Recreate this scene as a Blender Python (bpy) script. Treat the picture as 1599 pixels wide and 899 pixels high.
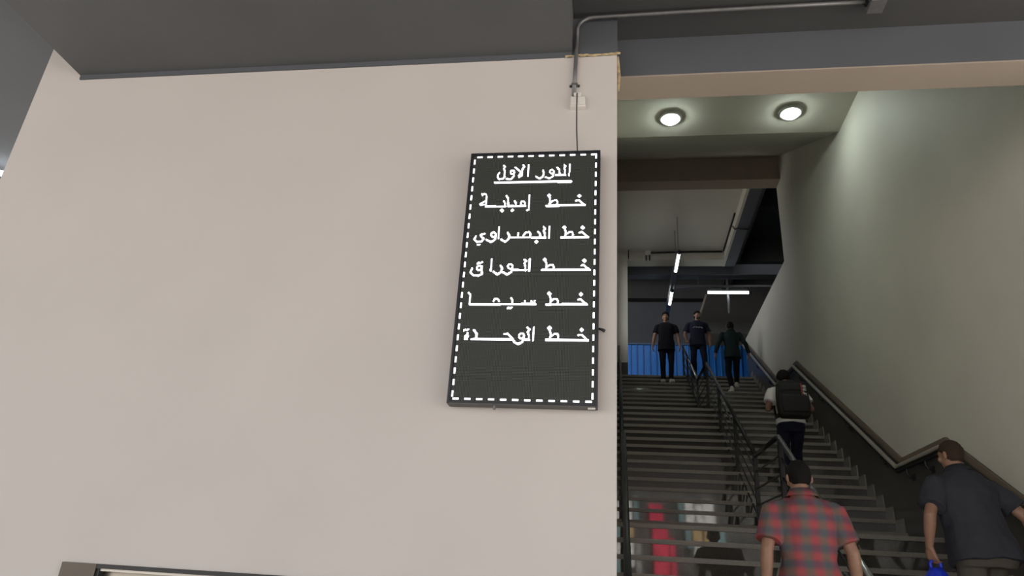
import bpy, math, random
from mathutils import Vector, Matrix, noise
random.seed(7)
for _o in list(bpy.data.objects):
    bpy.data.objects.remove(_o)
scene = bpy.context.scene
COL = scene.collection
PI = math.pi

# ---------------------------------------------------------------- camera, world, exposure
CZ = 2.043                       # camera height above the hall floor
cam_data = bpy.data.cameras.new('camera')
cam_data.sensor_fit = 'HORIZONTAL'
cam_data.sensor_width = 36.0
cam_data.lens = 1100.0 / 1599.0 * 36.0
cam_data.clip_end = 500
cam = bpy.data.objects.new('camera', cam_data)
COL.objects.link(cam)
_pitch, _roll, _yaw = math.radians(23.649), math.radians(3.778), math.radians(-9.13)
_f = Vector((math.sin(_yaw) * math.cos(_pitch), math.cos(_yaw) * math.cos(_pitch), math.sin(_pitch)))
_r = Vector((math.cos(_yaw), -math.sin(_yaw), 0))
_u = _r.cross(_f)
_r2 = math.cos(_roll) * _r + math.sin(_roll) * _u
_u2 = -math.sin(_roll) * _r + math.cos(_roll) * _u
_m = Matrix((_r2, _u2, -_f)).transposed().to_4x4()
_m.translation = (0, 0, CZ)
cam.matrix_world = _m
scene.camera = cam

world = bpy.data.worlds.new('sky')
scene.world = world
world.use_nodes = True
_bg = world.node_tree.nodes['Background']
_bg.inputs['Color'].default_value = (0.97, 0.985, 1.0, 1)
_bg.inputs['Strength'].default_value = 1.0

sun_data = bpy.data.lights.new('sun', 'SUN')
sun_data.energy = 7.0
sun_data.angle = math.radians(2)
sun_data.color = (1.0, 0.95, 0.87)
sun = bpy.data.objects.new('sun', sun_data)
sun.rotation_euler = (math.radians(-28), math.radians(20), 0)
COL.objects.link(sun)

scene.view_settings.view_transform = 'Standard'
scene.view_settings.look = 'None'
scene.view_settings.gamma = 1.0
scene.view_settings.use_curve_mapping = False
scene.view_settings.exposure = 1.45
scene.cycles.max_bounces = 8
scene.cycles.diffuse_bounces = 6

# ---------------------------------------------------------------- materials
MATS = {}
def mat(name, col, rough=0.6, metal=0.0, var=0.0, vscale=4.0, bump=0.0, bscale=60.0, spec=0.5, emit=None, estr=0.0, stretch=None):
    m = bpy.data.materials.new(name)
    m.use_nodes = True
    nt = m.node_tree
    b = nt.nodes['Principled BSDF']
    b.inputs['Base Color'].default_value = (*col, 1)
    b.inputs['Roughness'].default_value = rough
    b.inputs['Metallic'].default_value = metal
    b.inputs['Specular IOR Level'].default_value = spec
    if emit:
        b.inputs['Emission Color'].default_value = (*emit, 1)
        b.inputs['Emission Strength'].default_value = estr
    tc = nt.nodes.new('ShaderNodeTexCoord')
    src = tc.outputs['Object']
    if stretch:
        mp = nt.nodes.new('ShaderNodeMapping')
        mp.inputs['Scale'].default_value = stretch
        nt.links.new(src, mp.inputs['Vector'])
        src = mp.outputs['Vector']
    if var:
        n = nt.nodes.new('ShaderNodeTexNoise')
        n.inputs['Scale'].default_value = vscale
        n.inputs['Detail'].default_value = 6
        nt.links.new(src, n.inputs['Vector'])
        r = nt.nodes.new('ShaderNodeValToRGB')
        r.color_ramp.elements[0].position = 0.3
        r.color_ramp.elements[1].position = 0.7
        r.color_ramp.elements[0].color = (*[c * (1 - var) for c in col], 1)
        r.color_ramp.elements[1].color = (*[min(1, c * (1 + var)) for c in col], 1)
        nt.links.new(n.outputs['Fac'], r.inputs['Fac'])
        nt.links.new(r.outputs['Color'], b.inputs['Base Color'])
    if bump:
        n2 = nt.nodes.new('ShaderNodeTexNoise')
        n2.inputs['Scale'].default_value = bscale
        n2.inputs['Detail'].default_value = 4
        nt.links.new(src, n2.inputs['Vector'])
        bp = nt.nodes.new('ShaderNodeBump')
        bp.inputs['Strength'].default_value = bump
        bp.inputs['Distance'].default_value = 0.01
        nt.links.new(n2.outputs['Fac'], bp.inputs['Height'])
        nt.links.new(bp.outputs['Normal'], b.inputs['Normal'])
    MATS[name] = m
    return m

M = MATS
mat('wall_paint', (0.552, 0.512, 0.490), 0.75, var=0.025, vscale=1.3, bump=0.05, bscale=25)
mat('stair_wall_paint', (0.66, 0.635, 0.565), 0.6, var=0.05, vscale=1.0, bump=0.05, bscale=20)
mat('stair_ceiling_paint', (0.52, 0.50, 0.43), 0.8, var=0.03, vscale=1.0)
mat('grey_paint', (0.088, 0.090, 0.095), 0.7, var=0.06, vscale=1.5)
mat('dark_grey_paint', (0.05, 0.05, 0.052), 0.7, var=0.06, vscale=1.5)
mat('blue_grey_paint', (0.085, 0.09, 0.105), 0.7, var=0.06, vscale=1.5)
mat('blue_grey_light', (0.115, 0.12, 0.135), 0.7, var=0.05, vscale=1.5)
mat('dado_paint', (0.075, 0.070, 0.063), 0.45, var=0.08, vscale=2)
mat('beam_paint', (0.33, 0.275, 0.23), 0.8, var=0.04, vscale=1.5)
mat('brown_stone', (0.19, 0.145, 0.11), 0.45, var=0.1, vscale=12)
mat('riser_granite', (0.070, 0.067, 0.060), 0.035, var=0.2, vscale=60, spec=0.9)
mat('tread_granite', (0.215, 0.20, 0.175), 0.4, var=0.12, vscale=50)
mat('floor_tile', (0.42, 0.40, 0.37), 0.5, var=0.08, vscale=3)
mat('black_steel', (0.018, 0.019, 0.021), 0.4, 0.3, spec=0.5)
mat('chrome', (0.55, 0.56, 0.58), 0.22, 1.0)
mat('satin_steel', (0.46, 0.42, 0.37), 0.35, 0.35)
mat('galvanised', (0.16, 0.16, 0.165), 0.45, 0.5, var=0.1, vscale=30)
mat('brown_metal', (0.075, 0.062, 0.05), 0.4, 0.7, var=0.05, vscale=8)
mat('door_steel', (0.22, 0.195, 0.16), 0.32, 0.8, var=0.1, vscale=3, stretch=(1, 1, 8))
mat('dark_metal', (0.02, 0.02, 0.02), 0.45, 0.4)
mat('white_plastic', (0.68, 0.65, 0.61), 0.45)
mat('black_rubber', (0.012, 0.012, 0.013), 0.5)
mat('foam', (0.42, 0.33, 0.19), 0.9, var=0.3, vscale=40, bump=0.4, bscale=90)
mat('sign_case', (0.012, 0.012, 0.016), 0.45)
mat('sign_under', (0.10, 0.095, 0.09), 0.5, 0.3)
mat('led_white', (0.9, 0.9, 0.95), 0.5, emit=(0.93, 0.92, 1.0), estr=0.9)
mat('lamp_white', (0.9, 0.95, 0.92), 0.5, emit=(0.88, 1.0, 0.93), estr=34)
mat('tube_white', (0.9, 0.95, 0.95), 0.5, emit=(0.90, 0.98, 1.0), estr=2.5)
mat('lamp_rim', (0.42, 0.42, 0.38), 0.5)
mat('blue_sheet', (0.014, 0.15, 0.50), 0.45, var=0.06, vscale=3)
mat('sheet_cap', (0.05, 0.09, 0.16), 0.5)
mat('reflected_dark', (0.07, 0.068, 0.065), 0.8, var=0.5, vscale=1.5)  # dark surface of the unseen facade added for the riser reflections
mat('reflected_teal', (0.16, 0.26, 0.28), 0.6, var=0.4, vscale=4)  # from here, hues of the unseen boards added to colour the riser reflections
mat('reflected_ochre', (0.42, 0.30, 0.14), 0.6, var=0.4, vscale=4)
mat('reflected_grey', (0.25, 0.25, 0.25), 0.6, var=0.5, vscale=5)
mat('reflected_white', (0.72, 0.72, 0.68), 0.6, var=0.5, vscale=6)
mat('reflected_red', (0.60, 0.04, 0.09), 0.5, var=0.3, vscale=2)
mat('street', (0.42, 0.40, 0.375), 0.9, var=0.1, vscale=1)
# people
mat('skin_tan', (0.27, 0.15, 0.10), 0.5, var=0.08, vscale=25)
mat('skin_dark', (0.20, 0.105, 0.065), 0.5, var=0.08, vscale=25)
mat('hair_black', (0.008, 0.007, 0.007), 0.8, spec=0.15, bump=0.5, bscale=160)
mat('hair_brown', (0.040, 0.026, 0.019), 0.8, spec=0.15, bump=0.5, bscale=160)
mat('navy_cloth', (0.014, 0.016, 0.030), 0.85, spec=0.2, bump=0.2, bscale=40)
mat('slate_cloth', (0.034, 0.036, 0.046), 0.85, spec=0.2, var=0.08, vscale=8, bump=0.2, bscale=40)
mat('black_cloth', (0.006, 0.006, 0.010), 0.85, spec=0.2, bump=0.2, bscale=40)
mat('green_cloth', (0.010, 0.022, 0.022), 0.85, spec=0.2, bump=0.2, bscale=40)
mat('denim_dark', (0.008, 0.010, 0.022), 0.85, spec=0.2, bump=0.2, bscale=60)
mat('olive_cloth', (0.075, 0.068, 0.055), 0.85, spec=0.2, bump=0.2, bscale=40)
mat('white_cloth', (0.62, 0.61, 0.60), 0.85, spec=0.2, bump=0.2, bscale=30)
mat('shoe_white', (0.62, 0.60, 0.55), 0.6)
mat('shoe_dark', (0.02, 0.02, 0.02), 0.5)
mat('eye_dark', (0.02, 0.015, 0.012), 0.3)
mat('beard_dark', (0.045, 0.028, 0.02), 0.7)
mat('lip', (0.20, 0.085, 0.07), 0.5)
mat('pack_cloth', (0.020, 0.0195, 0.0195), 0.7, spec=0.2, bump=0.3, bscale=120)
mat('pack_strap', (0.012, 0.012, 0.016), 0.7)
mat('print_white', (0.60, 0.60, 0.62), 0.7)
mat('print_red', (0.42, 0.06, 0.05), 0.7)
mat('blue_plastic', (0.012, 0.035, 0.55), 0.35, bump=0.4, bscale=25)

def plaid():
    m = mat('plaid_cloth', (0.4, 0.1, 0.1), 0.85, spec=0.2, bump=0.2, bscale=40)
    nt = m.node_tree
    N, K = nt.nodes, nt.links
    b = N['Principled BSDF']
    tc = N.new('ShaderNodeTexCoord')
    sp = N.new('ShaderNodeSeparateXYZ')
    K.new(tc.outputs['Object'], sp.inputs[0])
    def stripe(sock, period, phase):
        a = N.new('ShaderNodeMath'); a.operation = 'MULTIPLY'; a.inputs[1].default_value = 2 * PI / period
        K.new(sock, a.inputs[0])
        c = N.new('ShaderNodeMath'); c.operation = 'ADD'; c.inputs[1].default_value = phase
        K.new(a.outputs[0], c.inputs[0])
        s = N.new('ShaderNodeMath'); s.operation = 'SINE'
        K.new(c.outputs[0], s.inputs[0])
        r = N.new('ShaderNodeMapRange')
        r.inputs['From Min'].default_value = -0.8
        r.inputs['From Max'].default_value = 0.8
        K.new(s.outputs[0], r.inputs['Value'])
        return r.outputs[0]
    sx = stripe(sp.outputs['X'], 0.112, 0.6)
    sz = stripe(sp.outputs['Z'], 0.096, 0.0)
    def mix(f, c0, c1):
        x = N.new('ShaderNodeMix'); x.data_type = 'RGBA'
        K.new(f, x.inputs['Factor'])
        for sock, c in ((x.inputs[6], c0), (x.inputs[7], c1)):
            if isinstance(c, tuple): sock.default_value = (*c, 1)
            else: K.new(c, sock)
        return x.outputs[2]
    rowa = mix(sx, (0.165, 0.105, 0.088), (0.31, 0.065, 0.072))
    rowb = mix(sx, (0.085, 0.095, 0.11), (0.15, 0.065, 0.09))
    K.new(mix(sz, rowb, rowa), b.inputs['Base Color'])
plaid()

def led_face():
    m = mat('led_face', (0.05, 0.053, 0.048), 0.65)
    nt = m.node_tree
    N, K = nt.nodes, nt.links
    b = N['Principled BSDF']
    tc = N.new('ShaderNodeTexCoord')
    sp = N.new('ShaderNodeSeparateXYZ')
    K.new(tc.outputs['Object'], sp.inputs[0])
    outs = []
    for ax, per in (('X', 0.0083), ('Z', 0.0083)):
        a = N.new('ShaderNodeMath'); a.operation = 'DIVIDE'; a.inputs[1].default_value = per
        K.new(sp.outputs[ax], a.inputs[0])
        f = N.new('ShaderNodeMath'); f.operation = 'FRACT'
        K.new(a.outputs[0], f.inputs[0])
        g = N.new('ShaderNodeMath'); g.operation = 'GREATER_THAN'; g.inputs[1].default_value = 0.42
        K.new(f.outputs[0], g.inputs[0])
        outs.append(g.outputs[0])
    mu = N.new('ShaderNodeMath'); mu.operation = 'MULTIPLY'
    K.new(outs[0], mu.inputs[0]); K.new(outs[1], mu.inputs[1])
    x = N.new('ShaderNodeMix'); x.data_type = 'RGBA'
    x.inputs[6].default_value = (0.011, 0.012, 0.013, 1)
    x.inputs[7].default_value = (0.062, 0.070, 0.056, 1)
    K.new(mu.outputs[0], x.inputs['Factor'])
    K.new(x.outputs[2], b.inputs['Base Color'])
led_face()

# ---------------------------------------------------------------- mesh helpers
class G:
    """collects vertices and faces; build() links them as one mesh object"""
    def __init__(s):
        s.v, s.f = [], []
    def add(s, vs, fs):
        o = len(s.v)
        s.v += [tuple(q) for q in vs]
        s.f += [tuple(i + o for i in q) for q in fs]
        return s
    def box(s, x0, x1, y0, y1, z0, z1):
        return s.add([(x0, y0, z0), (x1, y0, z0), (x1, y1, z0), (x0, y1, z0), (x0, y0, z1), (x1, y0, z1), (x1, y1, z1), (x0, y1, z1)],
                     [(0, 3, 2, 1), (4, 5, 6, 7), (0, 1, 5, 4), (1, 2, 6, 5), (2, 3, 7, 6), (3, 0, 4, 7)])
    def prism(s, pts, axis, a0, a1):
        n = len(pts)
        def P(q, a):
            return (a, q[0], q[1]) if axis == 'X' else ((q[0], a, q[1]) if axis == 'Y' else (q[0], q[1], a))
        vs = [P(q, a0) for q in pts] + [P(q, a1) for q in pts]
        fs = [tuple(range(n))[::-1], tuple(range(n, 2 * n))]
        fs += [(i, (i + 1) % n, n + (i + 1) % n, n + i) for i in range(n)]
        return s.add(vs, fs)
    def tube(s, pts, r, n=10, cap=True):
        pts = [Vector(q) for q in pts]
        rs = r if isinstance(r, (list, tuple)) else [r] * len(pts)
        rings, up = [], None
        for i, q in enumerate(pts):
            d = (pts[min(i + 1, len(pts) - 1)] - pts[max(i - 1, 0)]).normalized()
            if up is None:
                up = Vector((0, 0, 1)) if abs(d.z) < 0.9 else Vector((0, 1, 0))
            a = d.cross(up).normalized()
            b = a.cross(d).normalized()
            up = b
            rings.append([q + rs[i] * (math.cos(2 * PI * k / n) * a + math.sin(2 * PI * k / n) * b) for k in range(n)])
        return s.loft(rings, cap)
    def loft(s, rings, cap=True):
        n = len(rings[0])
        vs = [q for ring in rings for q in ring]
        fs = []
        for i in range(len(rings) - 1):
            for k in range(n):
                fs.append((i * n + k, i * n + (k + 1) % n, (i + 1) * n + (k + 1) % n, (i + 1) * n + k))
        if cap:
            fs.append(tuple(range(n))[::-1])
            fs.append(tuple(range((len(rings) - 1) * n, len(rings) * n)))
        return s.add(vs, fs)
    def rcone(s, p0, r0, p1, r1, n=14):
        """tapered limb with round ends"""
        p0, p1 = Vector(p0), Vector(p1)
        d = (p1 - p0).normalized()
        pts, rs = [], []
        for a in (-88, -65, -40, -18):
            t = math.radians(a)
            pts.append(p0 + d * r0 * math.sin(t)); rs.append(r0 * math.cos(t))
        pts += [p0, p1]; rs += [r0, r1]
        for a in (18, 40, 65, 88):
            t = math.radians(a)
            pts.append(p1 + d * r1 * math.sin(t)); rs.append(r1 * math.cos(t))
        return s.tube(pts, rs, n)
    def ell(s, c, rad, rot=None, n=16, k=10):
        c = Vector(c)
        rings = []
        for i in range(k + 1):
            t = -PI / 2 + PI * (0.02 + 0.96 * i / k)
            ring = []
            for j in range(n):
                a = 2 * PI * j / n
                q = Vector((rad[0] * math.cos(t) * math.cos(a), rad[1] * math.cos(t) * math.sin(a), rad[2] * math.sin(t)))
                if rot is not None:
                    q = rot @ q
                ring.append(c + q)
            rings.append(ring)
        return s.loft(rings)
    def xf(s, m):
        s.v = [tuple(m @ Vector(q)) for q in s.v]
        return s
    def mesh(s, name):
        me = bpy.data.meshes.new(name)
        me.from_pydata(s.v, [], s.f)
        me.validate()
        me.update()
        return me
    def build(s, name, m, parent=None, smooth=False):
        return link(name, s.mesh(name), m, parent, smooth)

def link(name, me, m=None, parent=None, smooth=False):
    if m is not None and not me.materials:
        me.materials.append(M[m] if isinstance(m, str) else m)
    if smooth:
        me.polygons.foreach_set('use_smooth', [True] * len(me.polygons))
    o = bpy.data.objects.new(name, me)
    COL.objects.link(o)
    if parent is not None:
        o.parent = parent
    return o

def bevel(o, w=0.004, seg=2):
    b = o.modifiers.new('bevel', 'BEVEL')
    b.width, b.segments, b.limit_method = w, seg, 'ANGLE'
    return o

def thing(name, label, cat, loc=(0, 0, 0), rz=0.0, group=None):
    o = bpy.data.objects.new(name, None)
    o.empty_display_size = 0.1
    COL.objects.link(o)
    o.location = loc
    o.rotation_euler = (0, 0, rz)
    return tag(o, label, cat, group)

def tag(o, label, cat, group=None):
    o['label'] = label
    o['category'] = cat
    if group:
        o['group'] = group
    return o

def struct(o, label=None):
    o['kind'] = 'structure'
    if label:
        o['label'] = label
    return o

def wpart(g, name, m, parent, smooth=False):
    """part given in world coordinates under an unrotated thing"""
    o = g.build(name, m, parent, smooth)
    o.location = -Vector(parent.location)
    return o

# ---------------------------------------------------------------- the setting
D = 3.70                 # front wall plane
XW = 3.20                # right wall of the stairwell
ZC = 5.71                # hall ceiling
ZP = 5.375               # paint line beige / grey
XL = -4.29               # left end of the front wall

struct(G().box(-14, 12, -6.6, 3.9, -0.2, 0).build('floor', 'floor_tile'), 'pale tiled hall floor in front of the stairs')
struct(G().box(-80, 80, -60, 80, -0.45, -0.21).build('ground', 'street'), 'street paving outside the hall')

# front wall with the door recess (opening X -2.92..-0.9, Z 0..2.07)
DX0, DX1, DZ = -2.93, -0.95, 2.073
g = G()
g.box(XL, DX0, D, D + 0.22, 0, ZC)
g.box(DX0, DX1, D, D + 0.22, DZ, ZC)
g.box(DX1, 0.008, D, D + 0.22, 0, ZC)
struct(g.build('wall_front', 'wall_paint'), 'large beige painted wall carrying the display board')
g = G().box(XL, -3.96, D - 0.004, D, ZC - 0.0, ZC)
struct(G().box(-3.955, -0.29, D - 0.012, D, ZP, 5.412).build('trim_1', 'blue_grey_paint'), 'thin blue-grey paint band under the soffit')
struct(G().box(-0.29, 0.010, D - 0.004, D + 0.225, ZP + 0.002, ZC).build('trim_2', 'blue_grey_paint'), 'blue-grey painted wall end above the beige')
# crusty foam bead along the paint line
g = G()
pts, rs = [], []
for i in range(19):
    t = i / 18
    pts.append((-0.335 + 0.365 * t, D - 0.010 + 0.004 * random.uniform(-1, 1), ZP + 0.002 + 0.006 * t + 0.004 * random.uniform(-1, 1)))
    rs.append(0.006 + 0.004 * random.random())
g.tube(pts, rs, 7)
g.tube([(0.012, D + 0.02, ZP + 0.01), (0.02, D + 0.12, ZP - 0.06), (0.018, D + 0.2, ZP - 0.13)], [0.008, 0.012, 0.007], 7)
struct(g.build('trim_3', 'foam'), 'yellowish crusty filler bead along the paint line')

# hall ceiling, dropped soffit and the header over the stair opening
g = G()
g.box(-3.9, 8, -6.6, D, ZC, ZC + 0.3)
g.box(0.0, 8, D, 3.93, ZC, ZC + 0.3)
struct(g.build('ceiling', 'dark_grey_paint'), 'dark grey hall ceiling')
struct(G().box(-3.96, -0.29, -6.6, D, 5.412, ZC).build('ceiling_soffit', 'grey_paint'), 'wide grey dropped soffit meeting the front wall')
struct(G().box(-14, -3.9, -6.6, D, ZC, ZC + 0.3).box(-14, XL, D, 14, ZC, ZC + 0.3).build('ceiling_left', 'blue_grey_light'), 'blue-grey ceiling beyond the left wall end')
struct(G().box(-14, -4.4, 7.2, 7.8, ZC - 0.45, ZC).build('ceiling_beam', 'dark_grey_paint'), 'dark ceiling beam beyond the left wall end')
struct(G().box(-14, -4.6, 13.8, 14, 0, ZC).build('wall_far_left', 'blue_grey_paint'), 'dim blue-grey wall beyond the left wall end')
HY = 3.92
struct(G().box(0.0, 8, HY, HY + 0.24, ZP + 0.012, 8.9).build('beam_header', 'blue_grey_paint'), 'blue-grey upper part of the header over the stairs')
struct(G().box(0.0, 8, HY + 0.001, HY + 0.24, ZP, ZP + 0.012).build('trim_4', 'beam_paint'), 'beige underside of the header over the stairs')

# stairwell shell
g = G().box(-0.35, 0.004, D + 0.22, 13.2, 0, 13.0)
g.box(-0.35, 0.004, 13.2, 16.6, 0, 8.2)
g.box(-0.35, 0.004, 13.2, 16.6, 10.1, 13.0)
g.box(-0.35, 0.004, 16.6, 17.0, 0, 13.0)
struct(g.build('wall_left', 'stair_wall_paint'), 'left wall of the stairwell')
win = struct(thing('window_1', 'unglazed side window lighting the upper landing from the left', 'window', (-0.19, 14.9, 8.2)))
for yy in (13.22, 14.88, 16.54):
    wpart(G().box(-0.22, -0.16, yy, yy + 0.05, 8.2, 10.1), 'mullion', 'dark_metal', win)
wpart(G().box(-0.24, -0.13, 13.2, 16.6, 8.2, 8.25), 'sill', 'dark_metal', win)
struct(G().box(-0.35, 0.31, 17.0, 17.5, 7.56, 12.2).build('wall_pier', 'stair_wall_paint'), 'pale pier at the top of the stairs')
struct(G().box(-0.352, 0.312, 16.998, 17.502, 7.05, 7.56).build('baseboard_pier', 'dado_paint'), 'dark base of the pale pier')
ZS = 8.491
RW = [(3.92, 0), (17.1, 0), (17.1, 8.25), (12.70, 8.25), (12.70, 10.9), (3.92, 10.9)]
struct(G().prism(RW, 'X', XW, XW + 0.3).build('wall_right', 'stair_wall_paint'), 'tall beige right wall of the stairwell')
g = G().prism([(4.16, ZS), (8.93, ZS), (12.36, 10.41), (12.36, 10.8), (8.8, 8.9), (4.16, 8.9)], 'X', -0.03, XW)
struct(g.build('ceiling_stairwell', 'stair_ceiling_paint'), 'beige stairwell ceiling that turns up with the stairs')
struct(G().box(-0.03, XW, 12.36, 12.70, 9.88, 10.9).build('beam_stairwell', 'beam_paint'), 'brownish cross beam under the stairwell ceiling')
# coffer beyond the beam
struct(G().box(-0.03, 3.12, 12.70, 17.5, 10.643, 10.9).build('ceiling_coffer', 'stair_ceiling_paint'), 'beige coffered ceiling over the upper landing')
struct(G().box(0.3125, 2.80, 17.0, 17.4, 10.40, 10.643).build('beam_coffer', 'stair_ceiling_paint'), 'beige far edge beam of the coffered ceiling')
struct(G().box(2.80, 2.86, 12.70, 17.4, 10.393, 10.643).build('beam_coffer_side', 'stair_ceiling_paint'), 'beige side of the coffer edge beam')
struct(G().box(2.86, 3.12, 12.70, 17.4, 10.391, 10.7).build('beam_steel', 'blue_grey_paint'), 'blue-grey steel beam beside the coffer')
# upper hall
F2 = 7.052
struct(G().box(-8, 14, 17.2, 28, F2 - 0.25, F2).build('floor_upper', 'tread_granite'), 'upper hall floor')
struct(G().box(-8, 14, 27, 27.3, F2, 16).build('wall_back', 'blue_grey_paint'), 'grey back wall of the upper hall')
struct(G().box(-8, 14, 12.7, 27, 15.0, 15.3).build('ceiling_upper', 'blue_grey_light'), 'dark upper hall ceiling')
struct(G().box(-8.3, -8, 17.5, 27.3, F2, 15.3).build('wall_upper_left', 'dark_grey_paint'), 'left wall of the upper hall')
struct(G().box(12.5, 12.8, 12.7, 27.3, 0, 15.3).build('wall_upper_right', 'blue_grey_light'), 'right wall of the upper hall')
struct(G().box(XW + 0.3, 14, 12.5, 12.7, 0, 15.3).build('wall_upper_front', 'dark_grey_paint'), 'dark front wall of the upper hall')
struct(G().box(-8, 12.5, 17.6, 17.9, 10.25, 10.55).build('beam_upper', 'blue_grey_paint'), 'blue-grey beam across the upper hall')
for k, (yy, zz) in enumerate(((21.0, 14.3), (24.5, 14.0), (26.6, 13.4))):
    struct(G().box(-8, 12.5, yy, yy + 0.35, zz, 15.0).build('beam_upper', 'dark_grey_paint'), 'dark ceiling beam %s in the upper hall' % ('nearest the stairs', 'in the middle', 'by the back wall')[k])
struct(G().box(4.2, 4.5, 13.5, 26.6, 13.8, 15.0).build('beam_upper', 'dark_grey_paint'), 'dark lengthwise ceiling beam in the upper hall')
# underside of the next flight, rising away on the right
A, B = Vector((2.07, 17.9, 6.32 + CZ)), Vector((3.15, 23.0, 9.75 + CZ))
off = Vector((7.5, 0, 0)); th = Vector((0, -0.12, 0.28))
g = G().add([A, A + off, B + off, B, A + th, A + off + th, B + off + th, B + th], [(0, 3, 2, 1), (4, 5, 6, 7), (0, 1, 5, 4), (1, 2, 6, 5), (2, 3, 7, 6), (3, 0, 4, 7)])
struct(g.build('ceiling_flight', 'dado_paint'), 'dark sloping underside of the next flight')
e = Vector((-0.06, 0, 0))
g = G().add([A + e, A, B, B + e, A + e + th, A + th, B + th, B + e + th], [(0, 3, 2, 1), (4, 5, 6, 7), (0, 1, 5, 4), (1, 2, 6, 5), (2, 3, 7, 6), (3, 0, 4, 7)])
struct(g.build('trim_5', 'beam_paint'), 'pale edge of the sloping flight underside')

# ---------------------------------------------------------------- door (bottom left)
door = struct(thing('door_1', 'steel framed lift door whose top shows at the bottom left', 'door', ((DX0 + DX1) / 2, D, 0)))
wpart(G().box(DX0 + 0.001, DX0 + 0.205, D - 0.012, D + 0.20, 0, DZ - 0.001), 'jamb', 'brown_metal', door)
wpart(G().box(DX1 - 0.205, DX1 - 0.001, D - 0.012, D + 0.20, 0, DZ - 0.001), 'jamb', 'brown_metal', door)
wpart(G().box(DX0 + 0.205, DX1 - 0.205, D - 0.010, D + 0.20, DZ - 0.022, DZ - 0.001), 'header_rail', 'dark_metal', door)
wpart(G().box(DX0 + 0.215, DX1 - 0.205, D + 0.006, D + 0.20, DZ - 0.034, DZ - 0.022), 'header_strip', 'satin_steel', door)
wpart(G().box(DX0 + 0.205, DX0 + 0.222, D + 0.0, D + 0.20, 0, DZ - 0.022), 'seal', 'black_rubber', door)
for k in range(2):
    xm = (DX0 + DX1) / 2
    a, b = (DX0 + 0.222, xm - 0.003) if k == 0 else (xm + 0.003, DX1 - 0.205)
    wpart(G().box(a, b, D + 0.05, D + 0.09, 0.01, DZ - 0.034), 'door_panel', 'door_steel', door)

# ---------------------------------------------------------------- staircase
RI, TR = 0.164, 0.264
steps = []                                # (Y of nosing, Z of tread)
for k in range(16, -1, -1):
    steps.append((7.4 - k * TR, 2.788 - k * RI))
for k in range(15):
    steps.append((8.7 + k * TR, 2.788 + (k + 1) * RI))
for k in range(11):
    steps.append((13.746 + k * TR, 5.248 + (k + 1) * RI))
stairs = thing('staircase', 'dark polished granite staircase rising in three flights', 'stairs', (1.6, steps[0][0], 0))
SX0, SX1 = 0.011, XW - 0.013
tread_mesh = {}
for i, (y, z) in enumerate(steps):
    y2 = steps[i + 1][0] if i + 1 < len(steps) else 17.2
    run = round(y2 - y + 0.03, 3)
    key = ('t', run)
    if key not in tread_mesh:
        tread_mesh[key] = G().box(SX0, SX1, 0, run, -0.042, 0).mesh('tread')
        tread_mesh[key].materials.append(M['tread_granite'])
    o = link('landing' if run > 0.6 else 'tread', tread_mesh[key], None, stairs)
    o.location = Vector((0, y - 0.022, z)) - Vector(stairs.location)
    if 'r' not in tread_mesh:
        tread_mesh['r'] = G().box(SX0, SX1, 0, 0.03, -RI, -0.042).mesh('riser')
        tread_mesh['r'].materials.append(M['riser_granite'])
    o = link('riser', tread_mesh['r'], None, stairs)
    o.location = Vector((0, y, z)) - Vector(stairs.location)
    # stepped skirting tile on the right wall
    if 's' not in tread_mesh:
        tread_mesh['s'] = G().box(XW - 0.03, XW - 0.0135, 0, TR, -0.01, 0.145).mesh('skirting_tile')
        tread_mesh['s'].materials.append(M['tread_granite'])
    if y > 3.95:
        o = link('skirting_tile', tread_mesh['s'], None, stairs)
        o.location = Vector((0, y + 0.02, z + 0.01)) - Vector(stairs.location)
# solid sloping slab below the steps
sl = [(steps[0][0] + 0.03, 0.0), (7.4, 2.57), (8.7, 2.57), (12.4, 4.87), (13.75, 5.03), (16.4, 6.67), (17.2, 6.8), (17.2, 6.5), (16.4, 6.4), (13.75, 4.75), (12.4, 4.6), (8.7, 2.3), (7.4, 2.3), (3.7, 0.0)]
wpart(G().prism(sl, 'X', SX0 + 0.01, SX1 - 0.01), 'slab', 'dado_paint', stairs)

# ---------------------------------------------------------------- right wall: dado, cap and handrail
LINE = [(3.93, 1.58), (7.36, 3.725), (8.52, 3.735), (12.52, 6.19), (13.95, 6.25), (17.05, 8.17)]
low = [(3.93, 0.3), (7.4, 2.5), (8.7, 2.5), (12.4, 4.9), (13.75, 5.0), (17.05, 6.8)]
struct(G().prism(LINE + low[::-1], 'X', XW - 0.012, XW + 0.01).build('trim_dado', 'dado_paint'), 'dark grey dado painted along the stairs')
capl = [(a, b - 0.075) for a, b in LINE]
struct(G().prism(LINE + capl[::-1], 'X', XW - 0.028, XW + 0.01).build('trim_dado_cap', 'brown_stone'), 'brown stone cap along the dado')
rail = thing('wall_handrail', 'steel handrail zigzagging up the right wall on black brackets', 'handrail', (XW - 0.09, 7.4, 2.788))
rl = [(XW - 0.085, a, b - 0.10) for a, b in LINE]
wpart(G().tube(rl, 0.026, 12), 'rail_tube', 'satin_steel', rail, True)
g = G().prism([(a, b - 0.135) for a, b in LINE] + [(a, b - 0.165) for a, b in LINE][::-1], 'X', XW - 0.10, XW - 0.065)
wpart(g, 'rail_flat', 'black_steel', rail)
def on_line(L, y):
    for (a, za), (b, zb) in zip(L, L[1:]):
        if a <= y <= b:
            return za + (zb - za) * (y - a) / (b - a)
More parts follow.
